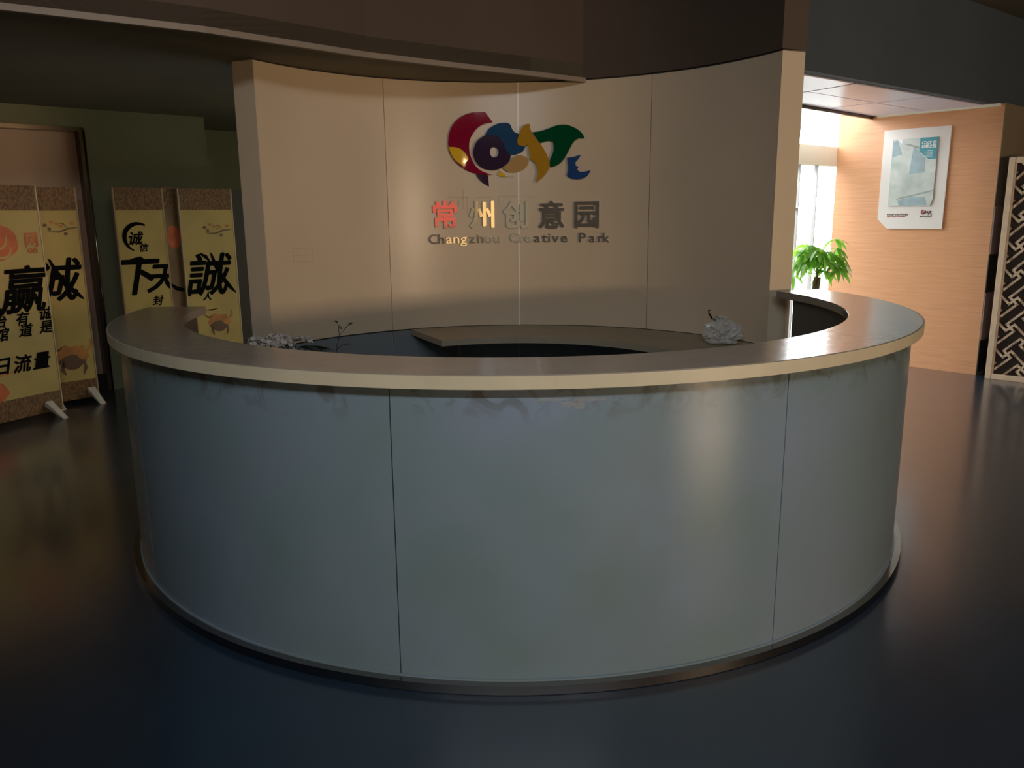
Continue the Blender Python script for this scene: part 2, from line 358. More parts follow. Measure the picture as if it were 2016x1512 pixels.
# ---- left wall with door niche
lw = thing('wall_left', tuple(P0)); lw['kind'] = 'structure'
bbox('wall_face', (-0.04, 0, 0), (0.97, 0.2, 2.6), M['left_wall'], lw, MTX_L)
bbox('wall_face', (-8.0, 0, 2.30), (-0.04, 0.2, 2.6), M['left_wall'], lw, MTX_L)
bbox('wall_face', (-8.0, 0, 0), (-2.2, 0.2, 2.30), M['left_wall'], lw, MTX_L)
bbox('niche_back', (-2.2, 0.10, 0.13), (-0.04, 0.2, 2.30), M['niche'], lw, MTX_L)
bbox('baseboard_left', (-2.2, 0.085, 0), (-0.04, 0.12, 0.14), M['skirting'], mtx=MTX_L, kind='structure')
df = thing('door_1', tuple(P0+V*-1.1)); df['kind'] = 'structure'
tag(df, 'dark bronze door surround in the left wall')
bbox('frame_jamb', (-0.085, -0.018, 0), (-0.04, 0.10, 2.30), M['bronze'], df, MTX_L, bev=.004)
bbox('frame_jamb', (-2.2, -0.018, 0), (-2.155, 0.10, 2.30), M['bronze'], df, MTX_L, bev=.004)
bbox('frame_head', (-2.2, -0.018, 2.27), (-0.04, 0.10, 2.305), M['bronze'], df, MTX_L, bev=.004)
bm = new(); tube(bm, [MTX_L @ Vector((-0.046, -0.022, 0)), MTX_L @ Vector((-0.046, -0.022, 2.28))], 0.009, 12); link('edge_bead', bm, M['steel'], df, smooth=True)
# wall returning from the left corner towards the back of the logo wall
c0 = P0+V*0.95
bbox('wall_return', (0.0, -0.05, 0), (1.4, 0.0, 2.6), M['left_wall'], mtx=frame(c0+V*0.02, U), kind='structure')
bbox('wall_recess', (-0.1, 0, 0), (2.2, 0.1, 2.6), M['left_wall'], mtx=frame(c0+U*1.1, V), kind='structure')
wq = c0+U*1.1+V*2.1
bbox('wall_recess_side', (0, 0, 0), (3.2, 0.1, 2.6), M['left_wall'], mtx=frame(wq, -U), kind='structure')

# ---- wood wall, its dark end, windows
bm = new(); box(bm, (0.0, -0.03, 0), (1.52, 0.0, 2.456), MTX_R); box(bm, (1.13, -0.10, 2.456), (1.52, 0.0, 3.25), MTX_R)
link('wall_right', bm, M['wood'], kind='structure')
we = thing('wall_corridor_end', tuple(PW)); we['kind'] = 'structure'
ME = frame(PW, V)
bbox('wall_face', (0.001, -0.006, 0), (7.5, 0.1, 2.462), M['olive'], we, ME)
zb = [0.02, 0.33, 0.78, 1.13, 1.57]
for k in range(4):
    for j in range(5):
        bbox('stone_panel', (0.002+j*0.62, -0.014, zb[k]+0.004), (0.002+j*0.62+0.612, 0.02, zb[k+1]-0.004), M['stone_black' if k % 2 == 0 else 'stone_pink'], we, ME, bev=.002)
# window wall
wn = thing('window_1', tuple(P1)); wn['kind'] = 'structure'; tag(wn, 'bright floor-to-ceiling window beside the wood veneer wall')
bbox('lintel', (-2.1, 0.0, 1.99), (0.12, 0.10, 2.18), M['lintel'], wn, MTX_W)
bbox('window_frame', (-2.1, 0.0, 0.0), (0.12, 0.08, 0.05), M['window_frame'], wn, MTX_W)
for x in (-1.55, -0.985, -0.685, -0.33):
    bbox('mullion', (x-0.006, 0.02, 0.05), (x+0.006, 0.06, 1.99), M['window_frame'], wn, MTX_W)
bbox('window_rail', (-0.80, 0.02, 1.55), (-0.685, 0.05, 1.57), M['window_frame'], wn, MTX_W)
for x0, x1 in ((-1.54, -0.995), (-0.975, -0.695), (-0.675, -0.34), (-0.32, 0.11)):
    bbox('pane', (x0, 0.035, 0.05), (x1, 0.041, 1.985), M['window_glass'], wn, MTX_W)
bbox('pane', (-2.1, 0.035, 2.185), (0.12, 0.041, 3.24), M['window_glass'], wn, MTX_W)
# closing walls out of sight behind the logo wall
def wall_between(name, a, b, m, z1=3.25, th=0.08):
    a = Vector((*a, 0)); b = Vector((*b, 0)); d = (b-a); return bbox(name, (0, 0, 0), (d.length, th, z1), M[m], mtx=frame(a, d.normalized()), kind='structure')
e = P1+V*-1.62
wall_between('wall_corridor_left', (e.x, e.y), (1.0, 6.0), 'left_wall')
wall_between('wall_behind', (-9.5, -8), (9.5, -8), 'rear')
wall_between('wall_far_left', (-9.5, -8), (-9.5, 3.5), 'rear')
wall_between('wall_far_right', (9.5, -8), (9.5, 12.2), 'rear')
area('window_portal', tuple(P1+V*-0.8+Vector((0, 0, 1.6))-U*-0.15), tuple(P1+V*-0.8+Vector((0, 0, 1.6))-U*2), 2.0, 3.2, 1, (1, 1, 1), portal=True)
# ------------------------------------------------------------ reception counter
rc = thing('reception_counter', (CC[0], CC[1], 0), 'large ring-shaped reception counter with blue-grey glass front in the centre of the hall', 'counter')
A0, A1 = 18.3, -180.0
bm = new(); arc(bm, CC, 1.664, 1.972, A0, A1, 1.033, HT, 150)
bmesh.ops.bevel(bm, geom=[e for e in bm.edges if len(e.link_faces) == 2 and e.calc_face_angle(0) > 1.2], offset=0.003, segments=2, affect='EDGES')
link('countertop', bm, M['counter'], rc)
bm = new(); arc(bm, CC, 1.9725, 1.977, A0, A1, 1.030, HT-0.002, 150); o = link('edge_band', bm, M['rim'], rc); o['label'] = 'cream edge of the countertop'
bm = new(); arc(bm, CC, 1.700, 1.712, 14.2, -178.5, 0.03, 1.033, 130); link('inner_panel', bm, M['inner'], rc)
bm = new(); arc(bm, CC, 1.712, 1.915, 14.2, 13.4, 0.03, 1.033, 2); link('end_panel', bm, M['inner'], rc)
bm = new(); arc(bm, CC, 1.712, 1.915, -177.7, -178.5, 0.03, 1.033, 2); link('end_panel', bm, M['inner'], rc)
bm = new(); arc(bm, CC, 1.700, 1.915, 14.2, -178.5, 0.0, 0.03, 130); link('plinth', bm, M['dark_joint'], rc)
bm = new(); arc(bm, CC, 1.900, 1.918, 14.2, -178.5, 0.03, 1.030, 130); link('backing_sheet', bm, M['dark_joint'], rc)
gs = [14.2, -22.0, -62.0, -102.0, -142.5, -178.5]
for i in range(5):
    bm = new(); arc(bm, CC, 1.920, 1.932, gs[i]-0.06, gs[i+1]+0.06, 0.038, 1.026, 36); link('glass_panel', bm, M['glass_panel'], rc, smooth=False)
bm = new(); arc(bm, CC, 1.915, 1.968, 14.2, -178.5, 0.002, 0.034, 150)
link('kick_rail', bm, M['steel'], rc)
bm = new(); arc(bm, CC, 1.9325, 1.940, 14.2, -178.5, 0.034, 0.040, 150); link('sealant_bead', bm, M['glass_panel'], rc)
for c in rc.children:
    if c.name.startswith(('glass', 'countertop', 'inner', 'edge_band', 'kick')):
        me = c.data; me.polygons.foreach_set('use_smooth', [True]*len(me.polygons)); me.set_sharp_from_angle(angle=R(25))
for o in wb.children:
    if o.name.startswith(('wall_panel', 'lower', 'wall_core')):
        me = o.data; me.polygons.foreach_set('use_smooth', [True]*len(me.polygons)); me.set_sharp_from_angle(angle=R(25))
# dried smears on the front glass (flat residue)
def smear(cx, cz, w, h, seed, m, r=1.9335, c=CC, parent=None):
    rnd = random.Random(seed); bm = new(); pts = []
    for k in range(16):
        t = 2*PI*k/16; f = 0.65+rnd.random()*0.5
        pts.append((cx+w*math.cos(t)*f, cz+h*math.sin(t)*f))
    vs = []
    for s, z in pts:
        a = R(-90)+s/1.93; vs.append(bm.verts.new((c[0]+r*math.cos(a), c[1]+r*math.sin(a), z)))
    bm.faces.new(vs); return link('dust_smear', bm, m, parent)
for i, (cx, cz, w, h) in enumerate(((0.10, 0.988, 0.055, 0.006), (0.155, 0.972, 0.03, 0.010), (0.215, 0.985, 0.05, 0.007), (0.19, 0.968, 0.022, 0.014), (-0.13, 0.048, 0.006, 0.003))):
    smear(cx, cz, w, h, i, M['dust'], parent=rc)

# ---- low desk along the logo wall
dk = thing('back_desk', (WC[0], WC[1]+1.35, 0), 'low curved beige worktop fixed along the logo wall behind the counter', 'desk')
bm = new(); arc(bm, WC, 1.075, WR-0.001, 22.5, 116.2, 0.682, 0.722, 80); link('worktop', bm, M['desk'], dk)
bm = new(); arc(bm, WC, 1.35, 1.66, 24, 27, 0, 0.682, 3); link('side_panel', bm, M['desk_edge'], dk)
bm = new(); arc(bm, WC, 1.58, 1.685, 104, 105, 0, 0.682, 2); link('side_panel', bm, M['desk_edge'], dk)

# ------------------------------------------------------------ logo and lettering on the curved wall
LOGO = {"red": [[-0.1839, 2.2547], [-0.1292, 2.1846], [-0.1853, 2.1784], [-0.2351, 2.1548], [-0.2774, 2.1076], [-0.3015, 2.0604], [-0.306, 2.0052], [-0.2972, 1.9499], [-0.2652, 1.8864], [-0.2242, 1.8504], [-0.1579, 1.8261], [-0.1329, 1.8235], [-0.1914, 1.8207], [-0.258, 1.8289], [-0.3326, 1.8546], [-0.4065, 1.91], [-0.4387, 1.9572], [-0.4558, 2.0042], [-0.4568, 2.059], [-0.447, 2.1137], [-0.425, 2.1607], [-0.3825, 2.2079], [-0.3241, 2.2397], [-0.2579, 2.2559]], "yellow": [[-0.4538, 2.0136], [-0.4122, 2.014], [-0.3708, 2.0049], [-0.3301, 1.9696], [-0.3101, 1.9325], [-0.3528, 1.8848], [-0.4063, 1.9179], [-0.4386, 1.9611]], "blue": [[-0.1866, 2.0984], [-0.1696, 2.1314], [-0.1361, 2.1588], [-0.0864, 2.1798], [-0.0287, 2.1841], [-0.0001, 2.1698], [0.0078, 2.1383], [0.0282, 2.1146], [0.0652, 2.1023], [0.0443, 2.0671], [0.0522, 2.0275], [0.1059, 2.0149], [0.085, 1.9796], [0.0351, 1.9603], [-0.0231, 1.9553], [-0.0476, 1.9889], [-0.051, 2.0443], [-0.0713, 2.076], [-0.1123, 2.0959], [-0.1535, 2.1016]], "purple": [[-0.1866, 2.0984], [-0.137, 2.1015], [-0.0877, 2.084], [-0.0551, 2.0523], [-0.0432, 2.0047], [-0.0023, 1.9527], [-0.011, 1.917], [-0.0572, 1.8775], [-0.1075, 1.8538], [-0.1575, 1.8541], [-0.2155, 1.8703], [-0.2564, 1.9103], [-0.2788, 1.9579], [-0.271, 2.0132], [-0.2452, 2.0606]], "tail": [[-0.258, 1.8265], [-0.1705, 1.8205], [-0.1635, 1.7401], [-0.209, 1.7661], [-0.2378, 1.7944]], "spot": [[-0.0825, 1.852], [-0.033, 1.8091], [-0.0664, 1.807], [-0.0996, 1.8177]], "tan": [[-0.0656, 1.8735], [-0.0238, 1.8932], [0.0184, 1.9486], [0.0765, 1.9598], [0.1303, 1.9312], [0.1259, 1.8914], [0.084, 1.852], [0.0256, 1.835], [-0.0327, 1.8412]], "gold": [[0.1358, 2.1718], [0.1438, 2.1286], [0.152, 2.1127], [0.1931, 2.0569], [0.2343, 2.0087], [0.2758, 1.9287], [0.2841, 1.8809], [0.2674, 1.8413], [0.2256, 1.7939], [0.1753, 1.7625], [0.1964, 1.8104], [0.1965, 1.8584], [0.1759, 1.9066], [0.1427, 1.9231], [0.1346, 1.955], [0.1307, 2.0027], [0.1226, 2.0265], [0.0935, 2.0191], [0.0522, 2.0275], [0.0442, 2.0592], [0.0569, 2.0906], [0.0654, 2.122], [0.0863, 2.157], [0.1111, 2.1699]], "green": [[0.1561, 2.1142], [0.2098, 2.1179], [0.2676, 2.1338], [0.3254, 2.1557], [0.3832, 2.1632], [0.4329, 2.1522], [0.4911, 2.123], [0.5246, 2.0907], [0.5373, 2.0614], [0.4999, 2.0659], [0.4708, 2.0536], [0.4502, 2.0347], [0.4254, 1.9884], [0.3841, 1.9184], [0.3424, 1.8837], [0.2857, 1.8665], [0.2799, 1.9207], [0.3049, 1.9598], [0.3132, 2.007], [0.3048, 2.0505], [0.2593, 2.0516], [0.2095, 2.0369], [0.1848, 2.0728]], "navy": [[0.409, 1.9336], [0.4507, 1.9341], [0.5091, 1.9506], [0.4926, 1.9236], [0.4693, 1.9005], [0.472, 1.8768], [0.493, 1.8683], [0.483, 1.8527], [0.4932, 1.8367], [0.5268, 1.8295], [0.5813, 1.8424], [0.5607, 1.8034], [0.5188, 1.7821], [0.46, 1.7818], [0.4222, 1.7945], [0.4079, 1.8147], [0.4178, 1.8463], [0.4159, 1.886]]}
lg = thing('park_logo', (WC[0], WC[1]+WR-0.02, 2.0), 'coloured acrylic logo of overlapping fish-like shapes on the curved wall', 'sign')
def plate(name, poly, off, th, m, hole=None, label=None):
    poly = chaikin([tuple(p) for p in poly])
    bm = new(); vs = [bm.verts.new((x, 0, z)) for x, z in poly]; es = [bm.edges.new((vs[i], vs[(i+1) % len(vs)])) for i in range(len(vs))]
    if hole:
        hv = [bm.verts.new((hole[0]+hole[2]*math.cos(2*PI*k/20), 0, hole[1]+hole[3]*math.sin(2*PI*k/20))) for k in range(20)]
        es += [bm.edges.new((hv[i], hv[(i+1) % 20])) for i in range(20)]
    bmesh.ops.triangle_fill(bm, edges=es, use_beauty=True, use_dissolve=False)
    x = -0.7
    while x < 0.7:
        bmesh.ops.bisect_plane(bm, geom=bm.verts[:]+bm.edges[:]+bm.faces[:], plane_co=(x, 0, 0), plane_no=(1, 0, 0)); x += 0.03
    bmesh.ops.recalc_face_normals(bm, faces=bm.faces[:])
    r = bmesh.ops.extrude_face_region(bm, geom=bm.faces[:])
    ev = [g for g in r['geom'] if isinstance(g, bmesh.types.BMVert)]
    for v in ev: v.co.y = -th
    for v in bm.verts:
        a = PI/2 - v.co.x/1.69; rr = WR-off+v.co.y
        v.co = Vector((WC[0]+rr*math.cos(a), WC[1]+rr*math.sin(a), v.co.z))
    bmesh.ops.recalc_face_normals(bm, faces=bm.faces[:])
    o = link(name, bm, m, lg)
    me = o.data; me.polygons.foreach_set('use_smooth', [True]*len(me.polygons)); me.set_sharp_from_angle(angle=R(30))
    if label: o['label'] = label
    return o
plate('logo_piece', LOGO['tail'], 0.012, 0.004, M['logo_tail'])
plate('logo_piece', LOGO['blue'], 0.011, 0.004, M['logo_blue'], label='dark blue piece')
plate('logo_piece', LOGO['red'], 0.014, 0.005, M['logo_red'], label='crimson crescent piece')
plate('logo_piece', LOGO['yellow'], 0.0195, 0.003, M['logo_yellow'], label='bright yellow eye piece')
plate('logo_piece', LOGO['purple'], 0.0195, 0.005, M['logo_purple'], hole=(-0.1223, 1.9798, 0.0318, 0.038), label='dark purple ring piece')
plate('logo_piece', LOGO['spot'], 0.012, 0.004, M['logo_spot'])
plate('logo_piece', LOGO['tan'], 0.0155, 0.004, M['logo_tan'])
plate('logo_piece', LOGO['green'], 0.015, 0.005, M['logo_green'], label='dark green tail piece')
plate('logo_piece', LOGO['gold'], 0.020, 0.004, M['logo_gold'], label='gold piece')
plate('logo_piece', LOGO['navy'], 0.010, 0.005, M['logo_navy'], label='small blue crescent piece')
def on_wall(bm, s, off):
    a = PI/2 - s/1.69; r = WR-off
    m = Matrix.Translation((WC[0]+r*math.cos(a), WC[1]+r*math.sin(a), 0)) @ Matrix.Rotation(a-PI/2, 4, 'Z')
    bmesh.ops.transform(bm, matrix=m, verts=bm.verts)
hn = thing('chinese_lettering', (WC[0], WC[1]+WR-0.02, 1.54), 'row of five large polished metal Chinese characters below the logo', 'sign')
for ch, s, z in (('常', -0.492, 1.542), ('州', -0.2215, 1.540), ('创', 0.0312, 1.537), ('意', 0.2941, 1.534), ('园', 0.556, 1.532)):
    bm = text_bm(ch, 0.205, bold=0.0048, extrude=0.004)
    x0 = min(v.co.x for v in bm.verts); x1 = max(v.co.x for v in bm.verts); z0 = min(v.co.z for v in bm.verts); z1 = max(v.co.z for v in bm.verts)
    bmesh.ops.translate(bm, vec=(-(x0+x1)/2, 0, z-(z0+z1)/2), verts=bm.verts)
    on_wall(bm, s, 0.012); link('character', bm, M['mirror'], hn)
en = thing('english_lettering', (WC[0], WC[1]+WR-0.02, 1.36), 'line of small polished metal English letters below the Chinese characters', 'sign')
EL = [('C', -0.6191), ('h', -0.5472), ('a', -0.4907), ('n', -0.4361), ('g', -0.3833), ('z', -0.3169), ('h', -0.2548), ('o', -0.1996), ('u', -0.13), ('C', -0.013), ('r', 0.0591), ('e', 0.0972), ('a', 0.1651), ('t', 0.2245), ('i', 0.2712), ('v', 0.2993), ('e', 0.3648), ('P', 0.5012), ('a', 0.5756), ('r', 0.6442), ('k', 0.6786)]
for ch, s in EL:
    bm = text_bm(ch, 0.096, bold=0.0006, extrude=0.003, align='LEFT')
    bmesh.ops.scale(bm, vec=(1.18, 1, 1), verts=bm.verts)
    x0 = min(v.co.x for v in bm.verts); x1 = max(v.co.x for v in bm.verts)
    bmesh.ops.translate(bm, vec=(-(x0+x1)/2, 0, 1.337), verts=bm.verts)
    on_wall(bm, s+(x1-x0)/2, 0.010); link('letter', bm, M['mirror'], en)
# old glue residue above the characters, left by earlier lettering
def residue(s, z, w, h):
    bm = new(); n = 4; L = []
    for k in range(n+1):
        a = PI/2-(s+w*k/n)/1.69; r = WR-0.0012
        L.append([bm.verts.new((WC[0]+r*math.cos(a), WC[1]+r*math.sin(a), zz)) for zz in (z, z+h)])
    for k in range(n): bm.faces.new((L[k][0], L[k+1][0], L[k+1][1], L[k][1]))
    link('glue_residue', bm, M['smudge'], wb)
for s, z, w, h in ((-0.47, 1.66, 0.16, 0.008), (-0.36, 1.58, 0.012, 0.14), (-0.33, 1.55, 0.010, 0.12), (-0.26, 1.66, 0.12, 0.009), (-0.09, 1.665, 0.14, 0.008), (-0.10, 1.60, 0.008, 0.07), (0.10, 1.66, 0.06, 0.008), (-0.48, 1.56, 0.010, 0.09), (-0.40, 1.60, 0.02, 0.05), (-0.10, 1.80, 0.12, 0.012),
                   (-1.68, 1.335, 0.16, 0.004), (-1.68, 1.29, 0.16, 0.004), (-1.68, 1.25, 0.16, 0.004), (-1.68, 1.25, 0.004, 0.088), (-1.525, 1.25, 0.004, 0.088)):
    residue(s, z, w, h)

# ------------------------------------------------------------ poster on the wood wall
def flat(poly, y0, y1, mtx):
    bm = new(); a = [bm.verts.new((x, y0, z)) for x, z in poly]; b = [bm.verts.new((x, y1, z)) for x, z in poly]; n = len(poly)
    bm.faces.new(a); bm.faces.new(b[::-1])
    for i in range(n): bm.faces.new((a[i], b[i], b[(i+1) % n], a[(i+1) % n]))
    bmesh.ops.recalc_face_normals(bm, faces=bm.faces[:]); bmesh.ops.transform(bm, matrix=mtx, verts=bm.verts); return bm
po = thing('poster_board', tuple(PW+U*0.73+Vector((0, 0, 1.4))), 'white poster board with a cyan corner on the orange wood wall', 'poster')
link('backing_board', flat([(1.043, 2.305), (0.424, 2.305), (0.424, 1.36), (0.945, 1.36), (1.043, 1.455)], 0.001, 0.018, MTX_R), M['white_board'], po)
link('picture_sheet', flat([(0.947, 2.212), (0.527, 2.212), (0.527, 1.64), (0.548, 1.58), (0.947, 1.58)], 0.020, 0.030, MTX_R), mat('picture_print', (0.62, 0.66, 0.62), 0.25, col2=(0.44, 0.50, 0.47), nscale=7), po)
link('cyan_tag', flat([(0.690, 2.2105), (0.529, 2.2105), (0.529, 2.012), (0.600, 2.012), (0.690, 2.09)], 0.0305, 0.0325, MTX_R), M['cyan'], po)
link('printed_shape', flat([(0.745, 2.14), (0.66, 2.05), (0.632, 2.03), (0.626, 1.89), (0.769, 1.88)], 0.0302, 0.031, MTX_R), M['sketch_blue'], po)
link('printed_shape', flat([(0.944, 2.19), (0.90, 2.20), (0.85, 2.07), (0.944, 2.04)], 0.0302, 0.031, MTX_R), M['sketch_blue'], po)
link('printed_shape', flat([(0.84, 1.585), (0.58, 1.585), (0.60, 1.66), (0.70, 1.67), (0.86, 1.63)], 0.0302, 0.031, MTX_R), M['sketch_blue'], po)
link('printed_shape', flat([(0.87, 1.64), (0.87, 1.65), (0.53, 1.727), (0.53, 1.715)], 0.0312, 0.032, MTX_R), M['sketch_line'], po)
link('printed_shape', flat([(0.90, 2.21), (0.86, 2.16), (0.85, 2.21)], 0.0312, 0.032, MTX_R), M['print_white'], po)
bm = new()
for k in range(9):
    x = 0.84-k*0.018; z = 2.16-k*0.006
    box(bm, (x-0.05, 0.0312, z), (x, 0.0318, z+0.004), MTX_R)
link('printed_hatching', bm, M['sketch_line'], po)
def wall_text(body, size, x, z, m, y, parent, name='printed_text', bold=0.0, mtx=MTX_R, flip=True, **k):
    bm = text_bm(body, size, bold=bold, **k)
    # facing +y of the frame: turn half round
    if flip: bmesh.ops.transform(bm, matrix=Matrix.Rotation(PI, 4, 'Z'), verts=bm.verts)
    bmesh.ops.translate(bm, vec=(x, y, z), verts=bm.verts); bmesh.ops.transform(bm, matrix=mtx, verts=bm.verts)
    return link(name, bm, m, parent)
wall_text('CDCP 创', 0.034, 0.605, 2.152, M['print_white'], 0.0335, po, bold=.0008)
wall_text('创意之园', 0.034, 0.605, 2.118, M['print_white'], 0.0335, po, bold=.001)
bm = new()
for k in range(6): box(bm, (0.565, 0.0326, 2.088-k*0.011), (0.565+0.05+0.02*(k % 3), 0.0333, 2.091-k*0.011), MTX_R)
link('printed_text', bm, M['print_white'], po)
wall_text('常州创意产业园区常州创意园', 0.016, 0.85, 1.490, M['print_dark'], 0.0195, po, bold=.0004)
wall_text('创意产业基地产业园区常州市', 0.014, 0.86, 1.472, M['print_red'], 0.0195, po, bold=.0004)
wall_text('常州创意园区', 0.019, 0.58, 1.470, M['print_dark'], 0.0195, po, bold=.0004)
bm = new(); box(bm, (0.535, 0.0184, 1.484), (0.635, 0.0190, 1.486), MTX_R); link('printed_rule', bm, M['print_grey'], po)
ms = 0.105
for k in ('red', 'purple', 'gold', 'green', 'navy', 'blue'):
    poly = [(0.582-x*ms, 1.513+(z-2.0)*ms*1.05) for x, z in LOGO[k]]
    link('printed_mark', flat(poly, 0.0185, 0.0192 if k != 'purple' else 0.0196, MTX_R), M['print_red' if k == 'red' else 'print_dark'], po)

# ------------------------------------------------------------ lattice screen
q = Vector((4.395, 7.343, 0)); ld = Vector((math.cos(R(-42)), math.sin(R(-42)), 0))
ML = frame(q, ld)      # x along screen, +y away from camera
ls = thing('lattice_screen', tuple(q), 'tall pale wooden lattice screen standing at the right edge beside the dark stone wall', 'screen')
Wd, Hh, fw = 0.78, 1.985, 0.050
for a, b in (((0, 0, 0), (fw, 0.04, Hh)), ((Wd-fw, 0, 0), (Wd, 0.04, Hh))): bbox('frame_stile', a, b, M['lattice'], ls, ML, bev=.004)
for a, b in (((fw, 0, 0), (Wd-fw, 0.04, fw)), ((fw, 0, Hh-fw), (Wd-fw, 0.04, Hh))): bbox('frame_rail', a, b, M['lattice'], ls, ML, bev=.004)
for a, b in (((fw, 0.006, fw), (fw+0.012, 0.03, Hh-fw)),): bbox('inner_bead', a, b, M['lattice'], ls, ML)
bbox('backing_panel', (fw-0.01, 0.033, fw-0.01), (Wd-fw+0.01, 0.038, Hh-fw+0.01), M['lattice_back'], ls, ML)
bm = new(); u0 = 0.043; bwid = 0.0098
def bar(p, q_):
    # p,q in rotated grid units -> clip to frame
    c, s = math.cos(R(45)), math.sin(R(45))
    P = [((x*c-y*s)*u0, (x*s+y*c)*u0) for x, y in (p, q_)]
    (x0, z0), (x1, z1) = P
    x0 += 0.4; x1 += 0.4
    t0, t1 = 0.0, 1.0
    for a, d, lo, hi in ((x0, x1-x0, fw, Wd-fw), (z0, z1-z0, fw, Hh-fw)):
        if abs(d) < 1e-9:
            if a < lo or a > hi: return
            continue
        ta, tb = (lo-a)/d, (hi-a)/d
        if ta > tb: ta, tb = tb, ta
        t0 = max(t0, ta); t1 = min(t1, tb)
    if t1 <= t0: return
    xa, za, xb, zb_ = x0+(x1-x0)*t0, z0+(z1-z0)*t0, x0+(x1-x0)*t1, z0+(z1-z0)*t1
    L = math.hypot(xb-xa, zb_-za)
    if L < 0.004: return
    ang = math.atan2(zb_-za, xb-xa)
    m = ML @ Matrix.Translation((xa, 0.010, za)) @ Matrix.Rotation(-ang, 4, 'Y')
    box(bm, (-bwid, 0, -bwid), (L+bwid, 0.016, bwid), m)
for i in range(-12, 28):
    for j in range(-16, 18):
        X, Z = 4*i, 4*j
        if abs((X*0.7071-Z*0.7071)*u0) > 0.75 or not -0.3 < (X+Z)*0.7071*u0 < 2.3: continue
        mir = (i+j) % 2 == 0
        def T(x, y): return (X+(x if not mir else y), Z+(y if not mir else x))
        for a, b in (((-1, 0), (1, 0)), ((0, -1), (0, 1)), ((1, 0), (1, 3)), ((0, 1), (-3, 1)), ((-1, 0), (-1, -3)), ((0, -1), (3, -1))):
            bar(T(*a), T(*b))
link('lattice_bars', bm, M['lattice'], ls, kind='stuff')
# hook latch on the screen
bm = new(); tube(bm, [ML @ Vector((0.33, 0.0, 0.30)), ML @ Vector((0.33, -0.02, 0.29)), ML @ Vector((0.33, -0.02, 0.26))], 0.006, 6); link('latch', bm, M['steel'], ls)
# ------------------------------------------------------------ calligraphy banner stands
def banner(loc, ang, w, x0, label, lean=0.0, h=1.79, dark=False, feet=(0.1, 0.9), z0=0.04, side=True, th=0.03):
    """x runs left to right seen from the hall, front faces -y; loc is the floor point of x=0"""
    mt = Matrix.Translation(loc) @ Matrix.Rotation(ang, 4, 'Z') @ Matrix.Rotation(lean, 4, 'Y')
    t = thing('banner_stand', tuple(loc), label, 'banner', 'calligraphy banner stands along the left wall')
    bbox('board', (x0, 0, z0), (x0+w, th, h), M['banner_dark' if dark else 'banner'], t, mt)
    bbox('top_band', (x0, -0.002, h-0.185), (x0+w, 0.0, h), M['band'], t, mt)
    bbox('bottom_band', (x0, -0.002, z0), (x0+w, 0.0, z0+0.16), M['band'], t, mt)
    if side:
        bbox('edge_strip', (x0+w, -0.004, z0), (x0+w+0.014, th+0.004, h), M['banner_side'], t, mt, bev=.003)
        bbox('edge_strip', (x0-0.014, -0.004, z0), (x0, th+0.004, h), M['banner_side'], t, mt, bev=.003)
    for f in feet:
        bm = new(); x = x0+w*f
        pts = [(x-0.03, -0.01, 0.13), (x+0.03, -0.01, 0.13), (x+0.055, -0.15, 0.0), (x+0.005, -0.17, 0.0)]
        top = [bm.verts.new(mt @ Vector(p)) for p in pts]; bot = [bm.verts.new(mt @ Vector((p[0], min(-0.0, p[1]+0.04), max(0, p[2]-0.035)))) for p in pts]
        bm.faces.new(top); bm.faces.new(bot[::-1])
        for k in range(4): bm.faces.new((top[k], bot[k], bot[(k+1) % 4], top[(k+1) % 4]))
        bmesh.ops.recalc_face_normals(bm, faces=bm.faces[:]); link('foot', bm, M['foot'], t)
    return t, mt
def ink(t, mt, body, size, x, z, m='ink', bold=0.0, shear=0.25, name='brush_character', clip=None):
    bm = text_bm(body, size, bold=bold, shear=shear)
    x0 = min(v.co.x for v in bm.verts); x1 = max(v.co.x for v in bm.verts); a = min(v.co.z for v in bm.verts); b = max(v.co.z for v in bm.verts)
    bmesh.ops.translate(bm, vec=(x-(x0+x1)/2, -0.0035, z-(a+b)/2), verts=bm.verts)
    if clip is not None:
        for lim, sgn in ((clip[0], -1), (clip[1], 1)):
            bmesh.ops.bisect_plane(bm, geom=bm.verts[:]+bm.edges[:]+bm.faces[:], plane_co=(lim, 0, 0), plane_no=(sgn, 0, 0), clear_outer=True)
    bmesh.ops.transform(bm, matrix=mt, verts=bm.verts); return link(name, bm, M[m], t)
def stroke(t, mt, pts, w, m, name='brush_stroke', y=-0.003, taper=True):
    """flat brush stroke through pts (x,z) with widths"""
    n = len(pts); bm = new(); L = []
    for i, p in enumerate(pts):
        a = Vector(pts[max(i-1, 0)]); b = Vector(pts[min(i+1, n-1)]); d = (b-a).normalized(); nn = Vector((-d.y, d.x))
        ww = w*(math.sin(PI*(0.12+0.80*i/(n-1))) if taper else 1)
        L.append([bm.verts.new(mt @ Vector((p[0]+nn.x*ww, y, p[1]+nn.y*ww))), bm.verts.new(mt @ Vector((p[0]-nn.x*ww, y, p[1]-nn.y*ww)))])
    for i in range(n-1): bm.faces.new((L[i][0], L[i+1][0], L[i+1][1], L[i][1]))
    bmesh.ops.recalc_face_normals(bm, faces=bm.faces[:])
    return link(name, bm, M[m], t)
def blob(t, mt, cx, cz, w, h, m, seed, name='printed_wash', y=-0.0028, n=22, j=0.4):
    rnd = random.Random(seed); pts = [(cx+w*math.cos(2*PI*k/n)*(1-j/2+rnd.random()*j), cz+h*math.sin(2*PI*k/n)*(1-j/2+rnd.random()*j)) for k in range(n)]
    bm = new(); bm.faces.new([bm.verts.new(mt @ Vector((p[0], y, p[1]))) for p in pts]); return link(name, bm, M[m], t)
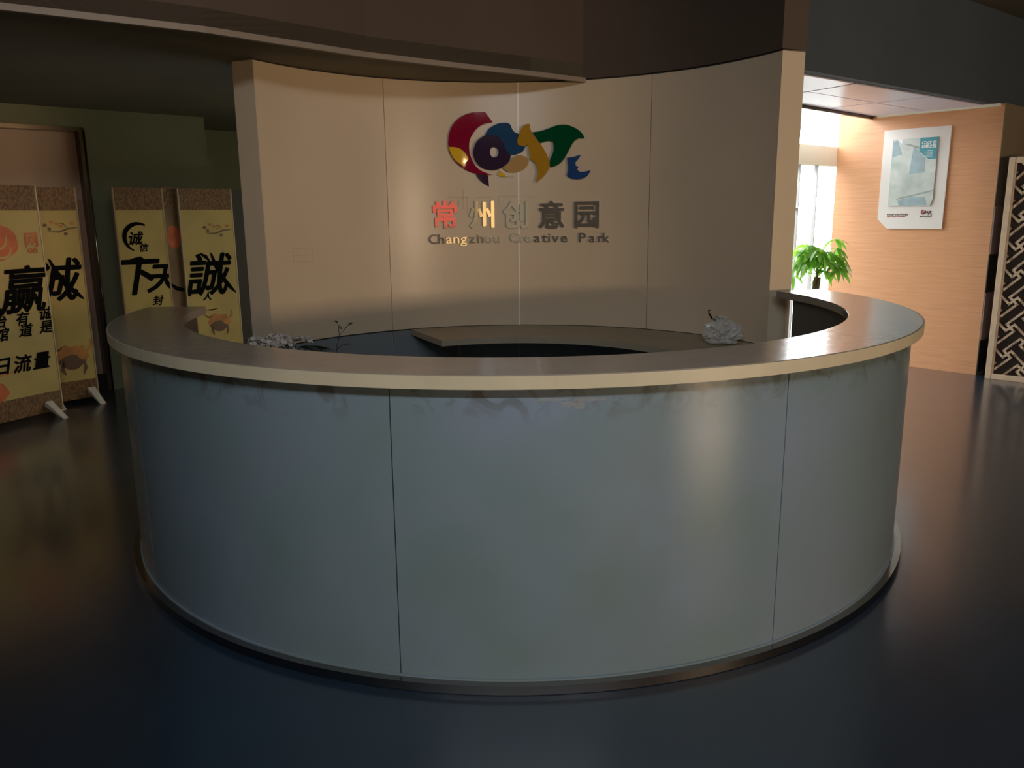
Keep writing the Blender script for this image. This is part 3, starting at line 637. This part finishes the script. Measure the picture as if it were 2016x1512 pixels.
def arcpts(cx, cz, r, a0, a1, n=16): return [(cx+r*math.cos(R(a0+(a1-a0)*k/n)), cz+r*math.sin(R(a0+(a1-a0)*k/n))) for k in range(n+1)]
def plum(t, mt, x, z, d=1, y=-0.0032):
    stroke(t, mt, [(x, z), (x-0.08*d, z-0.01), (x-0.15*d, z-0.035), (x-0.24*d, z-0.03)], 0.007, 'branch_ink', y=y)
    stroke(t, mt, [(x-0.08*d, z-0.01), (x-0.11*d, z+0.03), (x-0.17*d, z+0.04)], 0.004, 'branch_ink', y=y)
    for k, (dx, dz) in enumerate(((-.16, .03), (-.22, -.01), (-.2, .045), (-.1, -.05), (-.13, .01), (-.25, .02), (-.04, .03))):
        blob(t, mt, x+dx*d, z+dz, 0.016, 0.013, 'branch_ink' if k % 2 else 'orange_soft', k, 'printed_blossom', y=y-0.0003, n=8)
def bull(t, mt, x, z, s=1.0):
    blob(t, mt, x, z, 0.13*s, 0.085*s, 'orange_soft', 4, 'printed_bull')
    blob(t, mt, x-0.02*s, z-0.06*s, 0.09*s, 0.06*s, 'branch_ink', 6, 'printed_bull', y=-0.0031)
    stroke(t, mt, [(x+0.08*s, z-0.04*s), (x+0.09*s, z-0.12*s), (x+0.07*s, z-0.17*s)], 0.016*s, 'branch_ink', y=-0.0031)
    stroke(t, mt, [(x-0.08*s, z-0.04*s), (x-0.09*s, z-0.12*s), (x-0.07*s, z-0.16*s)], 0.016*s, 'branch_ink', y=-0.0031)
    stroke(t, mt, arcpts(x+0.08*s, z+0.09*s, 0.07*s, -80, 30, 8), 0.014*s, 'orange_soft', y=-0.0031)
    stroke(t, mt, arcpts(x-0.12*s, z+0.10*s, 0.05*s, 200, 330, 8), 0.010*s, 'branch_ink', y=-0.0033)
# front left banner (A): right edge at local x=0, extends towards the camera out of frame
tA, mA = banner(Vector((-3.625, 6.325, 0)), R(63), 0.80, -0.80, 'nearest calligraphy banner at the left, with an orange emblem and large black character', feet=(0.12, 0.86))
clipA = (-0.80, 0.0)
ink(tA, mA, '赢', 0.37, -0.175, 1.02, bold=0.0075, clip=clipA); ink(tA, mA, '人', 0.34, -0.52, 1.0, bold=0.0075)
blob(tA, mA, -0.33, 1.375, 0.15, 0.13, 'orange_ink', 3, 'printed_emblem', j=0.12)
stroke(tA, mA, arcpts(-0.34, 1.40, 0.075, -150, 20), 0.008, 'banner', y=-0.0034); stroke(tA, mA, arcpts(-0.31, 1.33, 0.07, -160, 10), 0.008, 'banner', y=-0.0034)
ink(tA, mA, '网', 0.12, -0.075, 1.385, 'orange_ink', bold=.002, shear=0); ink(tA, mA, 'on', 0.075, -0.075, 1.305, 'orange_ink', bold=.002, shear=0)
for b, x, z in (('诚', -0.035, 0.82), ('有', -0.22, 0.80), ('治', -0.40, 0.80), ('是', -0.05, 0.715), ('道', -0.21, 0.71), ('馆', -0.39, 0.70)): ink(tA, mA, b, 0.105, x, z, bold=.003, clip=clipA)
for b, x in (('日', -0.42), ('流', -0.27), ('量', -0.12)): ink(tA, mA, b, 0.14, x, 0.46, bold=.004, clip=clipA)
blob(tA, mA, -0.50, 0.27, 0.10, 0.08, 'orange_ink', 9, j=0.25); stroke(tA, mA, [(-0.70, 0.42), (-0.5, 0.39), (-0.33, 0.41), (-0.2, 0.45)], 0.010, 'orange_soft')
# second left banner (B)
tB, mB = banner(Vector((-3.575, 6.80, 0)), R(47), 0.72, -0.72, 'calligraphy banner half hidden behind the leftmost one, an orange bull near its foot', feet=(0.50, 0.93))
ink(tB, mB, '诚', 0.37, -0.20, 1.05, bold=0.0075, clip=(-0.72, 0.0)); plum(tB, mB, 0.0, 1.47); bull(tB, mB, -0.16, 0.42, 1.0)
# banners behind the counter on the left (C, D), with two turned away between and behind them
oR = P0+V*0.0-U*0.5
def loc(t, off=0.5): p = P0+V*t-U*off; return Vector((p.x, p.y, 0))
tC, mC = banner(loc(0.0), va, 0.385, 0.0, 'calligraphy banner with a black crescent ring, behind the left end of the counter', feet=(0.2, 0.8))
stroke(tC, mC, arcpts(0.165, 1.375, 0.118, 60, 245, 22), 0.019, 'ink'); ink(tC, mC, '诚', 0.12, 0.14, 1.37, bold=.003); ink(tC, mC, '信', 0.075, 0.20, 1.29, bold=.002)
ink(tC, mC, '下', 0.34, 0.155, 1.04, bold=.009); ink(tC, mC, '天', 0.27, 0.335, 1.02, bold=.008, clip=(0.0, 0.385)); ink(tC, mC, '封', 0.09, 0.27, 0.83, bold=.002)
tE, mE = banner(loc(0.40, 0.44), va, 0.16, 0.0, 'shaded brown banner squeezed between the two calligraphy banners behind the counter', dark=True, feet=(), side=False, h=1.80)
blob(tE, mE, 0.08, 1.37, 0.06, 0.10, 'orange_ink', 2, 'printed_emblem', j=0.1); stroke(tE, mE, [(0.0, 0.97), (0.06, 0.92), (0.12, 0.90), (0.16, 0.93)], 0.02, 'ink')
tD, mD = banner(loc(0.535), va, 0.465, 0.0, 'calligraphy banner with a plum branch at its top right, just left of the logo wall', feet=(0.2, 0.8))
ink(tD, mD, '誠', 0.40, 0.21, 1.03, bold=.0075, clip=(-0.0, 0.465)); plum(tD, mD, 0.45, 1.43); ink(tD, mD, '人', 0.08, 0.17, 0.835, bold=.003)
stroke(tD, mD, [(0.16, 0.71), (0.2, 0.705), (0.26, 0.715)], 0.007, 'ink'); bull(tD, mD, 0.27, 0.60, 0.8)
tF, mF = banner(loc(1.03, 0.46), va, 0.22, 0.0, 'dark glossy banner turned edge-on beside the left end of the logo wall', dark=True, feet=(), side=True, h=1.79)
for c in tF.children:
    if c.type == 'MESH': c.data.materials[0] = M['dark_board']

stroke(tD, mD, [(0.24, 1.22), (0.27, 1.12), (0.33, 0.99), (0.40, 0.90), (0.445, 0.85)], 0.022, 'ink', y=-0.0037)
stroke(tD, mD, [(0.14, 1.22), (0.19, 1.19), (0.23, 1.14)], 0.018, 'ink', y=-0.0037)
stroke(tB, mB, [(-0.25, 1.22), (-0.21, 1.12), (-0.14, 1.0), (-0.06, 0.92), (-0.02, 0.88)], 0.022, 'ink', y=-0.0037)
stroke(tA, mA, [(-0.30, 0.98), (-0.34, 0.90), (-0.40, 0.84)], 0.018, 'ink', y=-0.0037)
stroke(tA, mA, [(-0.58, 0.98), (-0.50, 0.90), (-0.44, 0.86), (-0.36, 0.86)], 0.03, 'ink', y=-0.0037)
stroke(tC, mC, [(0.03, 1.17), (0.10, 1.185), (0.16, 1.20), (0.20, 1.18)], 0.020, 'ink', y=-0.0037)
# ------------------------------------------------------------ potted plant by the window
px, py = 2.83, 7.50
pl = thing('potted_plant', (px, py, 0), 'leafy green potted plant standing in front of the bright window', 'plant')
bm = new()
prof = [(0.10, 0.0), (0.13, 0.02), (0.165, 0.30), (0.175, 0.31), (0.175, 0.33), (0.15, 0.33), (0.145, 0.28)]
rings = [[bm.verts.new((px+r*math.cos(2*PI*k/24), py+r*math.sin(2*PI*k/24), z)) for k in range(24)] for r, z in prof]
for i in range(len(prof)-1):
    for k in range(24): bm.faces.new((rings[i][k], rings[i][(k+1) % 24], rings[i+1][(k+1) % 24], rings[i+1][k]))
bm.faces.new(rings[0][::-1]); link('pot', bm, M['pot'], pl, smooth=True)
bm = new(); bm.faces.new([bm.verts.new((px+0.146*math.cos(2*PI*k/24), py+0.146*math.sin(2*PI*k/24), 0.295)) for k in range(24)]); link('soil', bm, M['soil'], pl)
bm = new()
for s in range(3):
    pts = [(px+0.020*math.cos(s*2.09+z*9), py+0.020*math.sin(s*2.09+z*9), 0.28+z) for z in [i*0.055 for i in range(13)]]
    tube(bm, pts, 0.024, 8, 0.018)
link('trunk', bm, M['trunk'], pl, smooth=True)
def leaf_bm(bm, base, d, L, W, droop, roll):
    d = Vector(d).normalized(); side = d.cross(Vector((0, 0, 1)))
    if side.length < 1e-3: side = Vector((1, 0, 0))
    side.normalize(); up = side.cross(d).normalized(); side = (Matrix.Rotation(roll, 3, d) @ side)
    prev = None
    for i, (t, w) in enumerate(((0, 0.08), (0.25, 0.7), (0.55, 1.0), (0.8, 0.65), (1.0, 0.03))):
        c = Vector(base)+d*L*t+Vector((0, 0, -droop*L*t*t)); s = side*W*w*0.5
        row = [bm.verts.new(c-s+up*0.1*W*w), bm.verts.new(c), bm.verts.new(c+s+up*0.1*W*w)]
        if prev:
            bm.faces.new((prev[0], prev[1], row[1], row[0])); bm.faces.new((prev[1], prev[2], row[2], row[1]))
        prev = row
rnd = random.Random(11)
top = Vector((px, py, 1.01))
bms = new(); tube(bms, [top-Vector((0, 0, .16)), top+Vector((0.005, 0, 0.18))], 0.012, 6, 0.005); link('stem', bms, M['trunk'], pl)
for k in range(32):
    az = k*2.399+0.3; el = [0.05, 0.5, 0.95, 0.25, -0.15][k % 5]; L = 0.10+0.13*rnd.random()
    st = top+Vector((0, 0, rnd.uniform(-0.06, 0.18)))
    e = st+Vector((math.cos(az)*math.cos(el), math.sin(az)*math.cos(el), math.sin(el)))*L
    mid = (st+e)/2+Vector((0, 0, 0.02)); bms = new(); tube(bms, [st, mid, e], 0.0035, 5, 0.002)
    stalk = link('leaf_stalk', bms, M['leaf'], pl)
    for j in range(6):
        a = az+(j-2.5)*0.80+rnd.uniform(-.15, .15)
        bm = new(); leaf_bm(bm, e, (math.cos(a), math.sin(a), -0.15+rnd.uniform(-.35, .35)), 0.10+0.05*rnd.random(), 0.046, 0.45+0.6*rnd.random(), rnd.uniform(-.9, .9))
        link('leaf', bm, M['leaf'], stalk, smooth=True)

# ------------------------------------------------------------ white flowers behind the counter
fx, fy = -1.38, 4.72
fl = thing('flower_arrangement', (fx, fy, 0), 'bunch of white flowers just showing above the left inside edge of the counter', 'flowers')
bm = new(); prof = [(0.09, 0), (0.11, 0.03), (0.08, 0.25), (0.07, 0.5), (0.11, 0.66), (0.10, 0.66), (0.06, 0.5)]
rings = [[bm.verts.new((fx+r*math.cos(2*PI*k/20), fy+r*math.sin(2*PI*k/20), z)) for k in range(20)] for r, z in prof]
for i in range(len(prof)-1):
    for k in range(20): bm.faces.new((rings[i][k], rings[i][(k+1) % 20], rings[i+1][(k+1) % 20], rings[i+1][k]))
bm.faces.new(rings[0][::-1]); link('vase', bm, M['pot'], fl, smooth=True)
def blossom(c, s, seed):
    rr = random.Random(seed); bm = new()
    for k in range(9):
        a = 2*PI*k/9+rr.random(); el = rr.uniform(-.2, 1.2)
        leaf_bm(bm, c, (math.cos(a)*math.cos(el), math.sin(a)*math.cos(el), math.sin(el)), s*rr.uniform(.7, 1.1), s*0.75, rr.uniform(-.3, .5), rr.uniform(-1, 1))
    return link('blossom', bm, M['petal'], fl)
for k in range(24):
    a = k*2.4; r = 0.155*math.sqrt((k+0.5)/24)
    blossom(Vector((fx+0.0+r*math.cos(a)*1.15, fy+r*math.sin(a), 0.852-r*0.30+rnd.uniform(-.015, .015))), 0.036, k)
bm = new()
for k in range(24):
    a = k*2.4; r = 0.155*math.sqrt((k+0.5)/24); tube(bm, [(fx, fy, 0.5), (fx+r*math.cos(a)*1.1, fy+r*math.sin(a), 0.82-r*0.3)], 0.003, 5)
link('flower_stems', bm, M['dark_leaf'], fl)
bm = new()
for k in range(7):
    a = -0.35+k*0.13; leaf_bm(bm, (fx+0.13, fy-0.04, 0.79), (math.cos(a), math.sin(a), 0.12), 0.10+0.02*k % 3, 0.03, 0.3, rnd.uniform(-1, 1))
link('dark_leaves', bm, M['dark_leaf'], fl)
# a thin dry sprig to the right of the flowers
sx, sy = -0.90, 3.98+0.20
sp = thing('dry_sprig', (sx, sy, 0), 'thin leafy sprig rising behind the counter right of the white flowers', 'plant')
bm = new(); tube(bm, [(sx-0.03, sy, 0.02), (sx-0.025, sy, 0.5), (sx-0.02, sy, 0.86), (sx+0.0, sy, 0.93), (sx+0.03, sy, 0.965), (sx+0.055, sy, 0.995)], 0.0028, 5, 0.0018)
tube(bm, [(sx+0.0, sy, 0.93), (sx-0.003, sy, 0.975), (sx-0.006, sy, 1.0)], 0.0018, 5); tube(bm, [(sx-0.022, sy, 0.85), (sx+0.01, sy, 0.882), (sx+0.03, sy, 0.885)], 0.0018, 5)
link('stem', bm, M['dark_leaf'], sp)
for b, d, L in (((sx-0.004, sy, 0.985), (0.6, 0, -0.6), 0.026), ((sx-0.004, sy, 1.0), (-0.7, 0.1, 0.4), 0.022), ((sx+0.05, sy, 0.985), (0.8, 0, 0.6), 0.03), ((sx+0.02, sy, 0.885), (1, 0, 0.0), 0.045)):
    bm = new(); leaf_bm(bm, b, d, L, 0.014, 0.1, 1.2); link('leaf', bm, M['dark_leaf'], sp)
bm = new(); tube(bm, [(sx-0.03, sy, 0.0), (sx-0.03, sy, 0.05)], 0.05, 16, 0.04); link('base', bm, M['pot'], sp)

# ------------------------------------------------------------ plastic bag on the back desk
bx, by = 1.335, 5.06
bgt = thing('plastic_bag', (bx, by, 0.722), 'crumpled clear plastic bag standing on the right end of the low back desk', 'bag')
bm = new(); bmesh.ops.create_icosphere(bm, subdivisions=4, radius=1.0)
rr = random.Random(5)
from mathutils import noise as mnoise
for v in bm.verts:
    p = v.co.copy(); z = (p.z+1)/2
    wid = 0.120*(1-0.35*z) if z < 0.75 else 0.085*max(0.12, (1-z)/0.25)**0.6
    n = mnoise.noise(p*2.6)*0.45+mnoise.noise(p*6.5)*0.30
    r = Vector((p.x, p.y)); r = r.normalized() if r.length > 1e-4 else r
    rad = wid*min(1.0, math.sqrt(max(0, 1-(2*z-1)**6)))
    v.co = Vector((bx+r.x*rad*(1+n), by+r.y*rad*0.75*(1+n), 0.7225+z*0.17*(1+0.10*n)))
    if v.co.z < 0.7225: v.co.z = 0.7225
link('bag_body', bm, M['bag'], bgt, smooth=False)
bm = new()
for k in range(9):
    a = 2*PI*k/9; leaf_bm(bm, (bx-0.015, by, 0.872), (math.cos(a)*.9, math.sin(a)*.7, 0.9), 0.065, 0.035, 0.4, rr.uniform(-1, 1))
link('bag_neck', bm, M['bag'], bgt)
bm = new(); tube(bm, [(bx-0.07, by, 0.885), (bx-0.080, by, 0.905), (bx-0.092, by, 0.922), (bx-0.094, by, 0.935), (bx-0.083, by, 0.940)], 0.0065, 8, 0.004)
tube(bm, [(bx-0.03, by, 0.865), (bx-0.07, by, 0.888)], 0.004, 6)
o = link('bag_tie', bm, M['black_plastic'], bgt, smooth=True); o['label'] = 'black tie'
